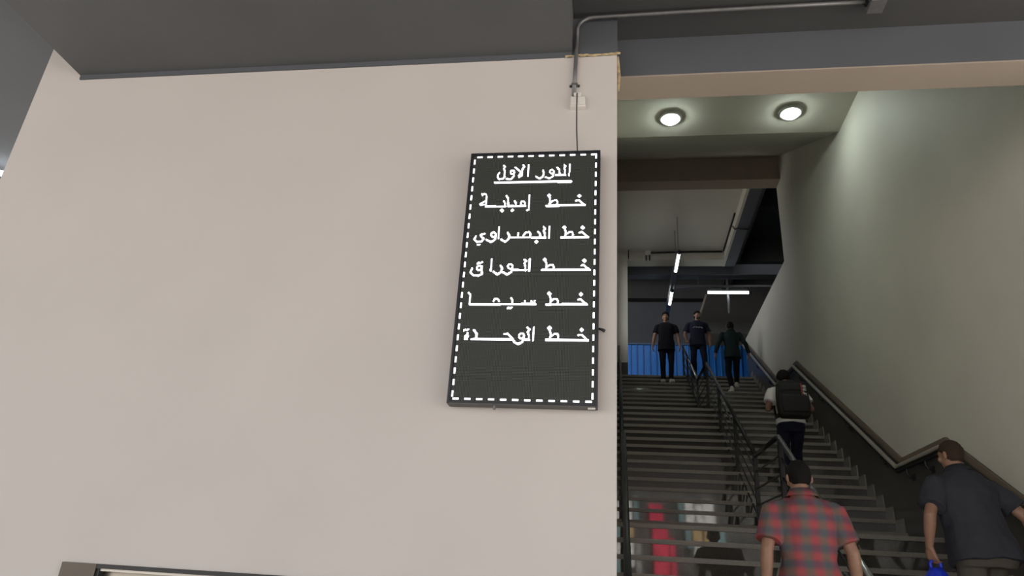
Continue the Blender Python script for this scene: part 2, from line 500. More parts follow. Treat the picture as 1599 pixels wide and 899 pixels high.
for y in (4.6, 5.9, 7.0, 7.75, 8.25, 8.95, 10.05, 11.15, 12.15, 13.3, 14.5, 15.6, 16.6):
    z = on_line(LINE, y) - 0.16
    g = G().tube([(XW - 0.083, y, z), (XW - 0.083, y, z - 0.05), (XW - 0.06, y, z - 0.085), (XW - 0.012, y, z - 0.09)], 0.011, 8)
    g.box(XW - 0.022, XW - 0.0115, y - 0.035, y + 0.035, z - 0.125, z - 0.055)
    wpart(g, 'bracket', 'black_steel', rail)

# ---------------------------------------------------------------- free-standing railings
def railing(x, L, posts, label, toprail, tops):
    t = thing('stair_railing', label, 'railing', (x, L[0][0], 0))
    pl = [(x, a, b) for a, b in L]
    for k in range(len(pl) - 1):
        if k in tops:
            wpart(G().tube([pl[k], pl[k + 1]], 0.026, 10), 'top_rail', toprail, t, True)
        else:
            wpart(G().tube([pl[k], pl[k + 1]], 0.026, 10), 'top_rail', 'black_steel', t, True)
    for q in (0.19, 0.38, 0.57, 0.75):
        wpart(G().tube([(x, a, b - q) for a, b in L], 0.011, 6), 'bar', 'black_steel', t, True)
    for y in posts:
        zt = on_line(L, y)
        zb = 0
        for a, b in steps:
            if y >= a - 0.02: zb = b
        g = G().box(x - 0.022, x + 0.022, y - 0.030, y - 0.014, zb, zt - 0.01)
        g.box(x - 0.022, x + 0.022, y + 0.014, y + 0.030, zb, zt - 0.01)
        g.box(x - 0.02, x + 0.02, y - 0.014, y + 0.014, zt - 0.06, zt - 0.02)
        g.box(x - 0.045, x + 0.045, y - 0.045, y + 0.045, zb, zb + 0.008)
        wpart(g, 'post', 'black_steel', t)
    return t
ML = [(3.35, 1.11), (7.55, 3.72), (8.82, 3.77), (12.82, 6.22), (14.25, 6.32), (17.02, 8.0)]
railing(1.66, ML, (3.4, 4.8, 6.2, 7.5, 8.86, 10.12, 11.46, 12.78, 14.29, 15.2, 16.1, 16.98), 'black steel centre railing dividing the staircase', 'chrome', (0, 4))
LL = [(3.95, 1.48), (7.5, 3.70), (8.75, 3.75), (12.75, 6.20), (14.2, 6.30), (16.9, 7.95)]
railing(0.085, LL, (4.2, 5.8, 7.45, 8.8, 10.1, 11.4, 12.7, 14.25, 15.5, 16.85), 'black railing along the left side of the stairs by the wall edge', 'black_steel', ())

# ---------------------------------------------------------------- ceiling downlights in the stairwell
for (x, y), lab in (((0.779, 8.47), 'round white downlight nearer the wall edge'), ((2.417, 8.43), 'round white downlight nearer the right stair wall')):
    t = thing('downlight', lab, 'lamp', (x, y, ZS), 0, 'stairwell downlights')
    n = 28
    def ringp(r, z):
        return [(r * math.cos(2 * PI * k / n), r * math.sin(2 * PI * k / n), z) for k in range(n)]
    G().loft([ringp(0.165, 0.0), ringp(0.165, -0.022), ringp(0.150, -0.040), ringp(0.100, -0.045), ringp(0.095, -0.030)]).build('rim', 'lamp_rim', t, True)
    G().loft([ringp(0.094, -0.032), ringp(0.094, -0.072), ringp(0.080, -0.086), ringp(0.04, -0.090)]).build('diffuser', 'lamp_white', t, True)

# ---------------------------------------------------------------- upper hall: tubes, trays, hoarding, boxes
def tube_light(p0, p1, label, hang):
    p0, p1 = Vector(p0), Vector(p1)
    c = (p0 + p1) / 2
    t = thing('tube_light', label, 'lamp', c, 0, 'fluorescent tubes in the upper hall')
    a, b = p0 - c, p1 - c
    d = (b - a).normalized()
    G().tube([a, b], 0.035, 10).build('tube', 'tube_white', t, True)
    G().tube([a + Vector((0, 0, 0.06)), b + Vector((0, 0, 0.06))], 0.03, 6).build('batten', 'galvanised', t)
    for q, s in ((a, -1), (b, 1)):
        G().tube([q, q + d * s * 0.05], 0.045, 10).build('end_cap', 'dark_metal', t, True)
    for q in (a * 0.7, b * 0.7):
        G().tube([q + Vector((0, 0, 0.06)), q + Vector((0, 0, hang))], 0.008, 6).build('hanger', 'galvanised', t)
ZT = 7.55 + CZ
tube_light((1.46, 15.0, ZT), (1.46, 16.0, ZT), 'upper lengthwise tube light hanging under the coffered ceiling', 1.05)
tube_light((1.46, 17.2, ZT), (1.46, 18.1, ZT), 'lower lengthwise tube light just above a man\'s head', 0.10)
tube_light((2.43, 17.75, ZT + 0.2), (3.49, 17.75, ZT + 0.2), 'crosswise tube light nearest the right stair wall', 0.145)
t = thing('cable_tray', 'long grey cable tray above the lengthwise tube lights', 'cable tray', (1.46, 18.6, ZT + 0.10))
wpart(G().box(1.40, 1.52, 16.06, 21.2, ZT + 0.10, ZT + 0.15), 'tray', 'galvanised', t)
wpart(G().tube([(1.46, 17.75, ZT + 0.15), (1.46, 17.75, 10.25)], 0.008, 6), 'rod', 'galvanised', t)
t = thing('cable_tray', 'grey cable tray above the crosswise tube light', 'cable tray', (3.5, 17.75, ZT + 0.345))
wpart(G().box(1.53, 5.5, 17.70, 17.80, ZT + 0.345, ZT + 0.40), 'tray', 'galvanised', t)
for xx in (2.2, 4.6):
    wpart(G().tube([(xx, 17.75, ZT + 0.40), (xx, 17.75, 10.25)], 0.008, 6), 'rod', 'galvanised', t)
tag(G().tube([(2.98, 17.9, ZT - 0.35), (2.98, 17.9, ZT + 1.0)], 0.035, 8).build('drop_rod', 'galvanised'), 'vertical grey hanger behind the crosswise tube light', 'hanger')

hoard = thing('hoarding', 'bright blue corrugated sheet hoarding at the top of the stairs', 'hoarding', (2.5, 22, F2))
pw = 0.8
gg = G()
prof = []
for k in range(4):
    x = k * 0.2
    prof += [(x, 0.0), (x + 0.145, 0.0), (x + 0.16, -0.035), (x + 0.185, -0.035)]
prof.append((0.8, 0.0))
vs = [(x, y, 0) for x, y in prof] + [(x, y, 2.76) for x, y in prof]
nb = len(prof)
bk = [(x, y + 0.004, z) for x, y, z in vs]
gg.add(vs, [(i, i + 1, nb + i + 1, nb + i) for i in range(nb - 1)])
gg.add(bk, [(nb + i, nb + i + 1, i + 1, i) for i in range(nb - 1)])
sheet = gg.mesh('sheet')
sheet.materials.append(M['blue_sheet'])
for k in range(9):
    o = link('sheet', sheet, None, hoard)
    o.location = (-3.2 + k * (pw + 0.012), random.uniform(-0.006, 0.006), 0.0)
G().box(-3.2, 4.1, -0.05, 0.05, 2.74, 2.79).build('cap_rail', 'sheet_cap', hoard)
tag(G().box(2.72, 2.98, 21.85, 22.02, F2 + 2.79, F2 + 3.02).build('junction_box', 'white_plastic'), 'small pale box on top of the blue hoarding', 'box')

# services on the coffer edge
tag(bevel(G().box(0.78, 0.92, 16.93, 17.0, 10.52, 10.66).build('junction_box', 'white_plastic')), 'white junction box on the coffer edge beam', 'box')
tag(G().tube([(0.92, 16.97, 10.59), (2.0, 16.97, 10.615), (2.75, 16.97, 10.62)], 0.022, 8).build('conduit_pipe', 'dark_metal', None, True), 'dark horizontal conduit under the coffered ceiling', 'pipe')
tag(G().tube([(0.80, 16.97, 10.52), (0.80, 16.97, 10.36)], 0.015, 8).build('conduit_pipe', 'dark_metal', None, True), 'short dark conduit left under the white junction box', 'pipe')
tag(G().tube([(0.89, 16.97, 10.52), (0.89, 16.97, 10.36)], 0.015, 8).build('conduit_pipe', 'dark_metal', None, True), 'short dark conduit right under the white junction box', 'pipe')
tag(G().tube([(0.34, 16.9, 10.38), (0.34, 16.9, 10.9)], 0.012, 8).build('conduit_pipe', 'dark_metal', None, True), 'thin vertical conduit beside the pale pier', 'pipe')
tag(G().tube([(2.78, 15.0, 10.63), (2.78, 16.9, 10.62)], 0.022, 8).build('conduit_pipe', 'dark_metal', None, True), 'dark conduit along the side of the coffer', 'pipe')
tag(G().tube([(2.76, 15.3, 10.45), (2.80, 15.3, 10.37), (3.12, 15.3, 10.36)], 0.02, 8).build('conduit_pipe', 'galvanised', None, True), 'short grey conduit crossing the steel beam', 'pipe')

# far left: tube light beyond the wall end
tag(G().tube([(-6.4, 5.0, 5.60), (-5.55, 5.55, 5.60)], 0.03, 10).build('tube_light', 'tube_white', None, True), 'white tube light at the left picture edge', 'lamp')

# ---------------------------------------------------------------- display board
SGX, SGZ, SGY = -0.894, 2.522 + CZ, 3.62
SW, SH = 0.802, 1.592
sign = thing('display_board', 'black LED display board with white Arabic lines on the beige wall', 'display', (SGX + SW / 2, D, SGZ - SH))
def sp(g, name, m, parent=None, smooth=False):
    return wpart(g, name, m, sign if parent is None else parent, smooth)
g = G()
bz = 0.014
x0, x1, z1, z0 = SGX, SGX + SW, SGZ, SGZ - SH
g.box(x0, x0 + bz, SGY - 0.008, D - 0.012, z0, z1)
g.box(x1 - bz, x1, SGY - 0.008, D - 0.012, z0, z1)
g.box(x0 + bz, x1 - bz, SGY - 0.008, D - 0.012, z1 - bz, z1)
g.box(x0 + bz, x1 - bz, SGY - 0.008, D - 0.012, z0 + 0.002, z0 + bz)
g.box(x0 + bz, x1 - bz, SGY + 0.004, D - 0.012, z0 + bz, z1 - bz)
sp(g, 'case', 'sign_case')
sp(G().box(x0 + 0.004, x1 - 0.004, SGY - 0.006, D - 0.014, z0 - 0.002, z0 + 0.002), 'bottom_plate', 'sign_under')
face = sp(G().box(x0 + bz, x1 - bz, SGY, SGY + 0.004, z0 + bz, z1 - bz), 'led_panel', 'led_face')
# dashes of the border: each one a bar of lamps
dash_h = G().box(-0.0165, 0.0165, -0.003, 0, -0.0046, 0.0046).mesh('border_dash')
dash_v = G().box(-0.0046, 0.0046, -0.003, 0, -0.0165, 0.0165).mesh('border_dash')
for d_ in (dash_h, dash_v):
    d_.materials.append(M['led_white'])
bx0, bx1, bz1, bz0 = x0 + 0.026, x1 - 0.026, z1 - 0.026, z0 + 0.026
def put_dash(me, x, z):
    o = link('border_dash', me, None, sign)
    o.location = Vector((x, SGY, z)) - Vector(sign.location)
for k in range(12):
    put_dash(dash_h, bx0 + 0.030 + k * (bx1 - bx0 - 0.044) / 11.0, bz1)
    put_dash(dash_h, bx0 + 0.020 + k * (bx1 - bx0 - 0.040) / 11.0, bz0)
for k in range(24):
    put_dash(dash_v, bx0, bz1 - 0.035 - k * (bz1 - bz0 - 0.062) / 23.0)
    put_dash(dash_v, bx1, bz1 - 0.012 - k * (bz1 - bz0 - 0.042) / 23.0)
# lettering rasterised on the lamp grid (mm from the top left corner of the board)
WORDS = [[(18.7,[(165,213),(629,216)])],[(11.7,[(617,94),(616,174)]),(11.7,[(584,97),(592,106),(584,121),(589,132),(590,169)]),(13.9,[(535,168),(593,169)]),(13.9,[(542,115),(556,131),(558,163)]),(11.0,[(522,143),(521,150),(517,155),(511,157),(505,155),(500,150),(499,143),(500,136),(504,131),(510,129),(516,131),(520,136),(522,143)]),(12.5,[(522,141),(519,175),(498,191),(472,181)]),(12.5,[(455,133),(461,150),(457,178),(437,191),(413,175)])],[(11.9,[(364,91),(364,171)]),(12.7,[(333,92),(340,104),(330,116),(329,140),(329,166),(311,177)]),(12.7,[(283,106),(303,124),(321,144),(309,166),(311,178)]),(11.2,[(280,141),(278,148),(274,153),(269,155),(262,153),(258,148),(256,141),(257,134),(261,129),(267,127),(273,129),(278,134),(280,141)]),(12.7,[(280,142),(276,174),(260,191),(234,188)]),(12.0,[(211,91),(220,100),(213,115),(219,129),(222,172),(212,186),(190,190),(178,175),(177,158),(188,143)])],[(25.6,[(680,318)]),(12.3,[(660,351),(678,348),(698,366),(713,380)]),(18.2,[(487,382),(713,381)]),(26.0,[(501,311)]),(12.5,[(502,313),(508,344),(503,374)]),(11.5,[(507,363),(526,347),(544,344),(553,358),(548,375)])],[(12.6,[(381,307),(380,391)]),(13.5,[(371,410),(383,405)]),(11.6,[(357,364),(356,372),(351,377),(345,379),(338,377),(333,371),(330,364),(332,356),(336,350),(343,348),(350,350),(355,356),(357,364)]),(14.6,[(255,380),(359,382)]),(12.7,[(293,344),(301,356),(302,379)]),(24.2,[(284,409)]),(13.7,[(242,309),(252,325),(257,380)]),(12.7,[(228,344),(235,358),(237,380)]),(15.7,[(120,380),(238,382)]),(25.3,[(221,410)]),(12.9,[(119,308),(120,342),(120,380)]),(12.8,[(119,339),(85,362)]),(10.8,[(85,369),(114,367)]),(10.9,[(90,292),(95,302),(105,290),(117,297)])],[(25.7,[(704,533)]),(12.4,[(685,566),(702,560),(721,579),(737,595)]),(17.2,[(582,595),(737,596)]),(25.9,[(598,528)]),(12.5,[(600,531),(607,564),(603,591)]),(11.5,[(607,577),(626,561),(644,561),(650,578),(646,594)])],[(13.5,[(510,524),(510,598)]),(13.6,[(476,525),(487,535),(477,549),(485,568),(486,595)]),(15.6,[(282,593),(490,595)]),(12.6,[(445,555),(458,570),(459,595)]),(25.0,[(437,622)]),(12.6,[(357,585),(371,562),(392,557),(401,570),(399,594)]),(12.7,[(328,566),(326,591)]),(14.7,[(265,561),(275,579),(275,599),(255,621),(229,606)]),(13.3,[(213,522),(213,598)]),(12.8,[(195,573),(194,581),(189,586),(182,589),(174,586),(169,580),(166,572),(168,565),(172,559),(179,557),(187,559),(192,565),(195,573)]),(14.7,[(196,577),(192,606),(170,622),(142,607)]),(13.8,[(126,567),(104,573),(108,587),(125,598),(114,617),(83,620),(68,603),(76,583)]),(11.8,[(92,639),(103,638)])],[(26.4,[(719,746)]),(12.7,[(703,777),(714,771),(731,788),(751,805)]),(17.8,[(479,805),(751,805)]),(26.8,[(492,739)]),(12.9,[(495,742),(505,775),(501,799)]),(11.9,[(503,788),(522,772),(539,772),(546,786),(543,802)])],[(13.5,[(405,735),(405,810)]),(13.5,[(374,737),(385,747),(375,761),(381,780),(383,807)]),(16.0,[(307,804),(387,805)]),(12.5,[(307,781),(306,788),(301,794),(294,796),(288,794),(282,788),(280,781),(281,773),(286,768),(293,766),(299,768),(305,773),(307,781)]),(15.0,[(307,785),(303,815),(279,833),(256,819)]),(15.1,[(238,777),(247,793),(243,817),(222,832),(199,815)]),(13.7,[(182,734),(181,810)])],[(11.2,[(100,763),(107,754),(116,761),(128,752)]),(12.7,[(125,790),(123,797),(119,803),(113,804),(106,803),(101,797),(98,790),(99,783),(104,778),(110,776),(117,778),(122,783),(125,790)]),(14.2,[(127,779),(131,829),(111,840),(81,837),(63,819),(72,793)])],[(25.8,[(703,955)]),(12.4,[(687,989),(702,983),(719,1000),(737,1016)]),(17.4,[(513,1017),(737,1016)]),(26.2,[(527,951)]),(12.6,[(527,957),(537,986),(533,1012)]),(11.6,[(537,999),(553,983),(570,983),(577,999),(574,1014)])],[(16.9,[(77,1018),(451,1016)]),(12.6,[(446,995),(445,1016)]),(12.6,[(429,995),(430,1016)]),(12.7,[(390,995),(392,1016)]),(13.3,[(310,979),(319,990),(320,1016)]),(10.8,[(294,1043),(301,1036),(309,1043),(320,1035)]),(12.8,[(213,999),(214,995),(215,991),(217,988),(220,985),(223,984),(227,983),(231,984),(235,985),(238,988),(240,991),(242,995),(243,999)]),(14.0,[(64,949),(74,957),(75,1014)])],[(25.9,[(711,1166)]),(12.4,[(694,1198),(710,1193),(729,1212),(746,1227)]),(17.4,[(520,1227),(746,1227)]),(26.2,[(535,1158)]),(12.6,[(535,1163),(544,1194),(540,1219)]),(11.6,[(544,1209),(563,1191),(580,1191),(587,1204),(583,1221)])],[(13.2,[(449,1156),(447,1231)]),(13.2,[(413,1156),(426,1167),(415,1182),(423,1200),(424,1229)]),(14.6,[(392,1227),(426,1227)]),(12.2,[(397,1204),(395,1212),(390,1217),(384,1219),(376,1218),(371,1212),(368,1205),(370,1197),(375,1192),(382,1190),(389,1191),(395,1197),(397,1204)]),(14.6,[(396,1213),(390,1239),(367,1253),(348,1244),(339,1231)]),(13.8,[(288,1195),(304,1193),(325,1214),(337,1226)]),(16.4,[(106,1228),(336,1225)]),(16.0,[(114,1175),(131,1195),(131,1222)]),(11.0,[(56,1177),(64,1170),(72,1176),(83,1168)]),(12.0,[(78,1190),(82,1210),(77,1229),(65,1227),(67,1210),(79,1202)])]]
CELL = 4.15
def seg_d(px, py, a, b):
    dx, dy = b[0] - a[0], b[1] - a[1]
    L = dx * dx + dy * dy
    t = 0 if L == 0 else max(0, min(1, ((px - a[0]) * dx + (py - a[1]) * dy) / L))
    return math.hypot(px - a[0] - t * dx, py - a[1] - t * dy)
for w in WORDS:
    cells = set()
    for th, pts in w:
        xs, ys = [q[0] for q in pts], [q[1] for q in pts]
        segs = list(zip(pts, pts[1:])) or [(pts[0], pts[0])]
        dot = len(pts) == 1
        for i in range(int((min(xs) - th) / CELL) - 1, int((max(xs) + th) / CELL) + 2):
            for j in range(int((min(ys) - th) / CELL) - 1, int((max(ys) + th) / CELL) + 2):
                cx, cy = (i + 0.5) * CELL, (j + 0.5) * CELL
                if dot:
                    ok = abs(cx - pts[0][0]) + abs(cy - pts[0][1]) <= th * 0.50
                else:
                    ok = any(seg_d(cx, cy, a, b) <= th * 0.35 for a, b in segs)
                if ok: cells.add((i, j))
    g = G()
    for (i, j) in sorted(cells):
        g.box(SGX + i * CELL / 1000, SGX + (i + 1) * CELL / 1000, SGY - 0.003, SGY, SGZ - (j + 1) * CELL / 1000, SGZ - j * CELL / 1000)
    o = sp(g, 'lettering', 'led_white')
sp(G().box(x0 + 0.25, x0 + 0.262, SGY + 0.01, SGY + 0.03, z0 - 0.022, z0), 'latch', 'galvanised')
sp(G().box(x1 - 0.05, x1 - 0.012, SGY + 0.01, SGY + 0.03, z0 - 0.008, z0), 'latch', 'white_plastic')
sp(G().tube([(x1 - 0.001, D - 0.04, z0 + 0.45), (x1 + 0.022, D - 0.035, z0 + 0.445), (x1 + 0.034, D - 0.03, z0 + 0.438)], [0.006, 0.009, 0.010], 8), 'cable_stub', 'black_rubber', None, True)

# conduit, clamp, box and lead above the board
pipe = thing('conduit_pipe', 'dark grey conduit bending from the wall to run along the ceiling', 'pipe', (-0.25, D, 4.98))
PX = -0.252
pts = [(PX - 0.018, D - 0.016, 5.045), (PX - 0.012, D - 0.016, 5.30), (PX - 0.008, D - 0.022, 5.46), (PX - 0.006, D - 0.03, 5.56)]
for k in range(7):
    a = k / 6 * PI / 2
    pts.append((PX - 0.006 + 0.11 * (1 - math.cos(a)), D - 0.045, 5.575 + 0.10 * math.sin(a)))
pts += [(0.4, D - 0.047, 5.678), (1.0, D - 0.047, 5.680), (1.60, D - 0.047, 5.680)]
wpart(G().tube(pts, 0.0135, 10), 'pipe_run', 'galvanised', pipe, True)
wpart(bevel(G().box(1.60, 1.70, D - 0.11, D + 0.01, 5.63, 5.71).build('end_box', 'galvanised'), 0.006) and G().box(1.585, 1.602, D - 0.07, D - 0.025, 5.658, 5.702), 'coupling', 'black_steel', pipe)
_eb = bpy.data.objects['end_box']; _eb.parent = pipe; _eb.location = -Vector(pipe.location)
wpart(G().box(PX - 0.034, PX + 0.006, D - 0.032, D - 0.001, 5.122, 5.134), 'clamp', 'galvanised', pipe)
for s in (-1, 1):
    wpart(G().tube([(PX - 0.015 + s * 0.026, D - 0.012, 5.128), (PX - 0.015 + s * 0.026, D, 5.128)], 0.008, 8), 'clamp_screw', 'black_rubber', pipe, True)
jb = thing('junction_box', 'small white plastic junction box under the wall conduit', 'box', (-0.235, D, 4.93))
bevel(wpart(G().box(-0.287, -0.195, D - 0.045, D - 0.001, 4.955, 5.015), 'body', 'white_plastic', jb), 0.005)
bevel(wpart(G().box(-0.268, -0.222, D - 0.050, D - 0.001, 5.0155, 5.042), 'neck', 'white_plastic', jb), 0.004)
bevel(wpart(G().box(-0.291, -0.191, D - 0.040, D - 0.001, 4.938, 4.9545), 'lid', 'white_plastic', jb), 0.003)
tag(G().tube([(-0.246, D - 0.056, 5.03), (-0.246, D - 0.058, 4.93), (-0.243, D - 0.05, 4.75), (-0.235, D - 0.045, 4.60), (-0.230, D - 0.045, SGZ)], 0.0038, 6).build('power_cable', 'black_rubber', None, True), 'thin black lead hanging from the junction box to the display board', 'cable')

# ---------------------------------------------------------------- unseen boards and facade added behind the viewer for the riser reflections
struct(G().box(-1.5, 26, -24, -21.1, 0, 8).build('wall_reflected', 'reflected_dark'), 'unseen dark facade added to darken the riser reflections')  # added out of view to keep bright sky out of the risers
tag(bevel(G().box(1.75, 2.45, -21.0, -20.9, 0.0, 7.0).build('reflected_board', 'reflected_red'), 0.02), 'tall red unseen board added for the lower riser reflections', 'reflection board')
tag(bevel(G().box(2.50, 2.75, -20.99, -20.9, 0.0, 5.0).build('reflected_board', 'reflected_red'), 0.02), 'narrow low red unseen board added for reflections beside the tall one', 'reflection board')
rnd = random.Random(3)
x = 0.0
col_n = 0
ORD = ('first', 'second', 'third', 'fourth', 'fifth', 'sixth', 'seventh', 'eighth', 'ninth', 'tenth', 'eleventh', 'twelfth')
HUE = {'reflected_white': 'white', 'reflected_grey': 'grey', 'reflected_teal': 'teal', 'reflected_ochre': 'ochre'}
while x < 4.9:  # random unseen boards, added only to break up the riser reflections
    w_ = rnd.uniform(0.22, 0.62)
    if not (1.72 < x + w_ and x < 2.8):
        zb = 0.0
        col_n += 1
        for tier in range(5):
            zt = (2.7, 3.6, 4.6, 5.8, 7.2)[tier] + rnd.uniform(-0.3, 0.3)
            m_ = rnd.choice(('reflected_white', 'reflected_white', 'reflected_grey', 'reflected_teal', 'reflected_ochre', 'reflected_dark'))
            if m_ != 'reflected_dark' and x + w_ < 5.1:
                tag(bevel(G().box(x, x + w_, -21.05 + 0.02 * tier, -20.95 + 0.02 * tier, zb + 0.04, zt).build('reflected_board', m_), 0.015), '%s unseen board added for riser reflections, %s row up, %s column from the wall edge' % (HUE[m_], ORD[tier], ORD[col_n - 1]), 'reflection board', 'small unseen boards added for the lower riser reflections')
            zb = zt
    x += w_ + rnd.uniform(0.03, 0.12)

# ---------------------------------------------------------------- people
def vox(g, voxel, smooth=6, fac=0.5):
    """melt overlapping closed shapes into one continuous surface"""
    me = g.mesh('tmp')
    o = bpy.data.objects.new('tmp', me)
    COL.objects.link(o)
    r = o.modifiers.new('r', 'REMESH')
    r.mode, r.voxel_size, r.adaptivity = 'VOXEL', voxel, 0.0
    s = o.modifiers.new('s', 'SMOOTH')
    s.factor, s.iterations = fac, smooth
    bpy.context.view_layer.update()
    dg = bpy.context.evaluated_depsgraph_get()
    out = bpy.data.meshes.new_from_object(o.evaluated_get(dg))
    bpy.data.objects.remove(o)
    bpy.data.meshes.remove(me)
    return out

def folds(me, amp, sx, sz, seed):
    """push cloth in and out in soft slanting folds"""
    nrm = [v.normal.copy() for v in me.vertices]
    for v, n in zip(me.vertices, nrm):
        c = v.co
        a = noise.noise(Vector((c.x * sx + seed, c.y * sx, c.z * sz + 0.5 * c.x * sx)))
        b = noise.noise(Vector((c.x * sx * 2.3, c.y * sx * 2.3 + seed, c.z * sz * 2.6)))
        v.co = c + n * (amp * a + 0.45 * amp * b)
    me.update()

def osec(cx, cy, cz, rx, ry, n=24, p=2.4):
    out = []
    for k in range(n):
        a = 2 * PI * k / n
        c, s = math.cos(a), math.sin(a)
        out.append((cx + rx * math.copysign(abs(c) ** (2 / p), c), cy + ry * math.copysign(abs(s) ** (2 / p), s), cz))
    return out

def frustum(g, p0, r0, p1, r1, n=18):
    return g.tube([p0, p1], [r0, r1], n)

def hand(g, wrist, d, nrm, side, curl=0.5, sc=1.0):
    """palm, four unequal bent fingers, thumb leaving the side of the palm; d = pointing way, nrm = palm facing way"""
    d = Vector(d).normalized()
    nrm = Vector(nrm)
    nrm = (nrm - d * nrm.dot(d)).normalized()
    lat = d.cross(nrm) * side                 # towards the thumb
    w = Vector(wrist)
    for k in (-1, -0.33, 0.33, 1):
        g.rcone(w + lat * 0.010 * k * sc, 0.019 * sc, w + d * 0.085 * sc + lat * 0.029 * k * sc, 0.0135 * sc, 8)
    for k, L in ((0.030, 0.070), (0.010, 0.080), (-0.010, 0.074), (-0.030, 0.058)):
        base = w + (d * 0.082 + lat * k) * sc
        c1, c2 = curl * 0.7, curl * 1.5
        m1 = base + (d * math.cos(c1) + nrm * math.sin(c1)) * L * 0.52 * sc
        m2 = m1 + (d * math.cos(c2) + nrm * math.sin(c2)) * L * 0.48 * sc
        g.rcone(base, 0.0098 * sc, m1, 0.0088 * sc, 8)
        g.rcone(m1, 0.0088 * sc, m2, 0.0075 * sc, 8)
    tb = w + (d * 0.025 + lat * 0.026) * sc
    t1 = tb + (d * 0.035 + lat * 0.022 + nrm * 0.012) * sc
    t2 = t1 + (d * 0.032 + lat * 0.002 + nrm * 0.014) * sc
    g.rcone(tb, 0.0135 * sc, t1, 0.0105 * sc, 8)
    g.rcone(t1, 0.0105 * sc, t2, 0.0085 * sc, 8)

def person(label, loc, rz, H, P, W, voxel=0.008):
    """P = pose in metres for a 1.75 m figure facing +Y; W = what is worn"""
    root = thing('person', label, 'person', loc, rz)
    S = H / 1.75
    girth = W.get('girth', 1.0)
    lean = Matrix.Translation((0, 0, 0.95)) @ Matrix.Rotation(P.get('sway', 0.0), 4, 'Y') @ Matrix.Rotation(-P.get('lean', 0.0), 4, 'X') @ Matrix.Translation((0, 0, -0.95))
    neck = lean @ Vector((0, -0.005, 1.475))
    headm = Matrix.Translation(neck) @ Matrix.Rotation(P.get('turn', 0.0), 4, 'Z') @ Matrix.Rotation(-P.get('nod', 0.0), 4, 'X')
    sh = {s: lean @ Vector((s * 0.185 * (0.5 + 0.5 * girth), 0, 1.40)) for s in (-1, 1)}
    el = {s: Vector(P['elbow'][s]) for s in (-1, 1)}
    wr = {s: Vector(P['wrist'][s]) for s in (-1, 1)}
    hip = {s: Vector((s * 0.092, 0, 0.93)) for s in (-1, 1)}
    kn = {s: Vector(P['knee'][s]) for s in (-1, 1)}
    an = {s: Vector(P['ankle'][s]) for s in (-1, 1)}
    toe = P.get('toe', {-1: Vector((-0.25, 1, 0)), 1: Vector((0.25, 1, 0))})
    TORSO = [(0.84, 0.0, 0.12, 0.09), (0.90, 0.0, 0.168, 0.118), (0.97, 0.0, 0.168, 0.12), (1.08, 0.005, 0.148, 0.108), (1.2, 0.005, 0.156, 0.112), (1.32, 0.0, 0.172, 0.118), (1.40, -0.005, 0.165, 0.105), (1.45, -0.008, 0.115, 0.08), (1.49, -0.008, 0.062, 0.06)]
    def torso(g, infl, z0, z1, flare=0.0):
        rings = []
        zs = [z for z in (q[0] for q in TORSO) if z0 < z < z1]
        for z in [z0] + zs + [z1]:
            for (a, b) in zip(TORSO, TORSO[1:]):
                if a[0] <= z <= b[0]:
                    t = (z - a[0]) / (b[0] - a[0])
                    cy, rx, ry = (a[i] + t * (b[i] - a[i]) for i in (1, 2, 3))
                    break
            else:
                cy, rx, ry = TORSO[0 if z < TORSO[0][0] else -1][1:]
                if z < TORSO[0][0]: rx, ry = 0.168, 0.12
            if z < 0.92 and infl > 0.01: rx, ry = max(rx, 0.168), max(ry, 0.12)
            k = flare * max(0.0, (1.15 - z)) / 0.3
            gx = girth if z < 1.38 else 0.5 + 0.5 * girth
            rings.append([lean @ Vector(q) for q in osec(0, cy, z, rx * gx + infl + k, ry * gx + infl + k)])
        g.loft(rings)
    # --- body: one continuous skin surface
    g = G()
    torso(g, 0.0, 0.841, 1.489)
    for s in (-1, 1):
        g.rcone(sh[s].lerp(el[s], 0.08), 0.046, el[s], 0.041)
        g.rcone(el[s], 0.041, el[s].lerp(wr[s], 0.3), 0.042)
        g.rcone(el[s].lerp(wr[s], 0.3), 0.042, wr[s], 0.027)
        hd, hn = P['hand'][s]
        hand(g, wr[s], hd, hn, s * P.get('thumb', {}).get(s, 1), P.get('curl', {}).get(s, 0.55))
        g.rcone(hip[s], 0.085, kn[s], 0.056)
        g.rcone(kn[s], 0.054, kn[s].lerp(an[s], 0.3), 0.054)
        g.rcone(kn[s].lerp(an[s], 0.3), 0.054, an[s], 0.036)
        d = Vector(toe[s]).normalized()
        g.rcone(an[s] + Vector((0, 0, -0.03)), 0.035, an[s] + d * 0.13 + Vector((0, 0, -0.055)) + Vector((0, 0, d.z * 0.0)), 0.025)
    # head
    h = G()
    h.rcone((0, 0.0, -0.03), 0.056, (0, 0.018, 0.07), 0.053)
    h.ell((0, 0.018, 0.165), (0.074, 0.094, 0.098))
    h.ell((0, 0.034, 0.125), (0.064, 0.075, 0.085))
    h.ell((0, 0.070, 0.070), (0.036, 0.034, 0.028))
    h.ell((0, 0.060, 0.095), (0.052, 0.040, 0.04))
    h.ell((0, 0.100, 0.172), (0.052, 0.014, 0.012))
    h.rcone((0, 0.103, 0.160), 0.008, (0, 0.119, 0.125), 0.0125, 8)
    for s in (-1, 1):
        h.ell((s * 0.014, 0.110, 0.120), (0.009, 0.010, 0.008))
        h.ell((s * 0.078, 0.012, 0.138), (0.010, 0.020, 0.032), Matrix.Rotation(s * 0.35, 3, 'Z'))
        h.ell((s * 0.047, 0.083, 0.125), (0.022, 0.02, 0.022))
    h.xf(headm)
    g.add(h.v, h.f)
    g.xf(Matrix.Scale(S, 4))
    body = link('body', vox(g, voxel, 4), W['skin'], root, True)
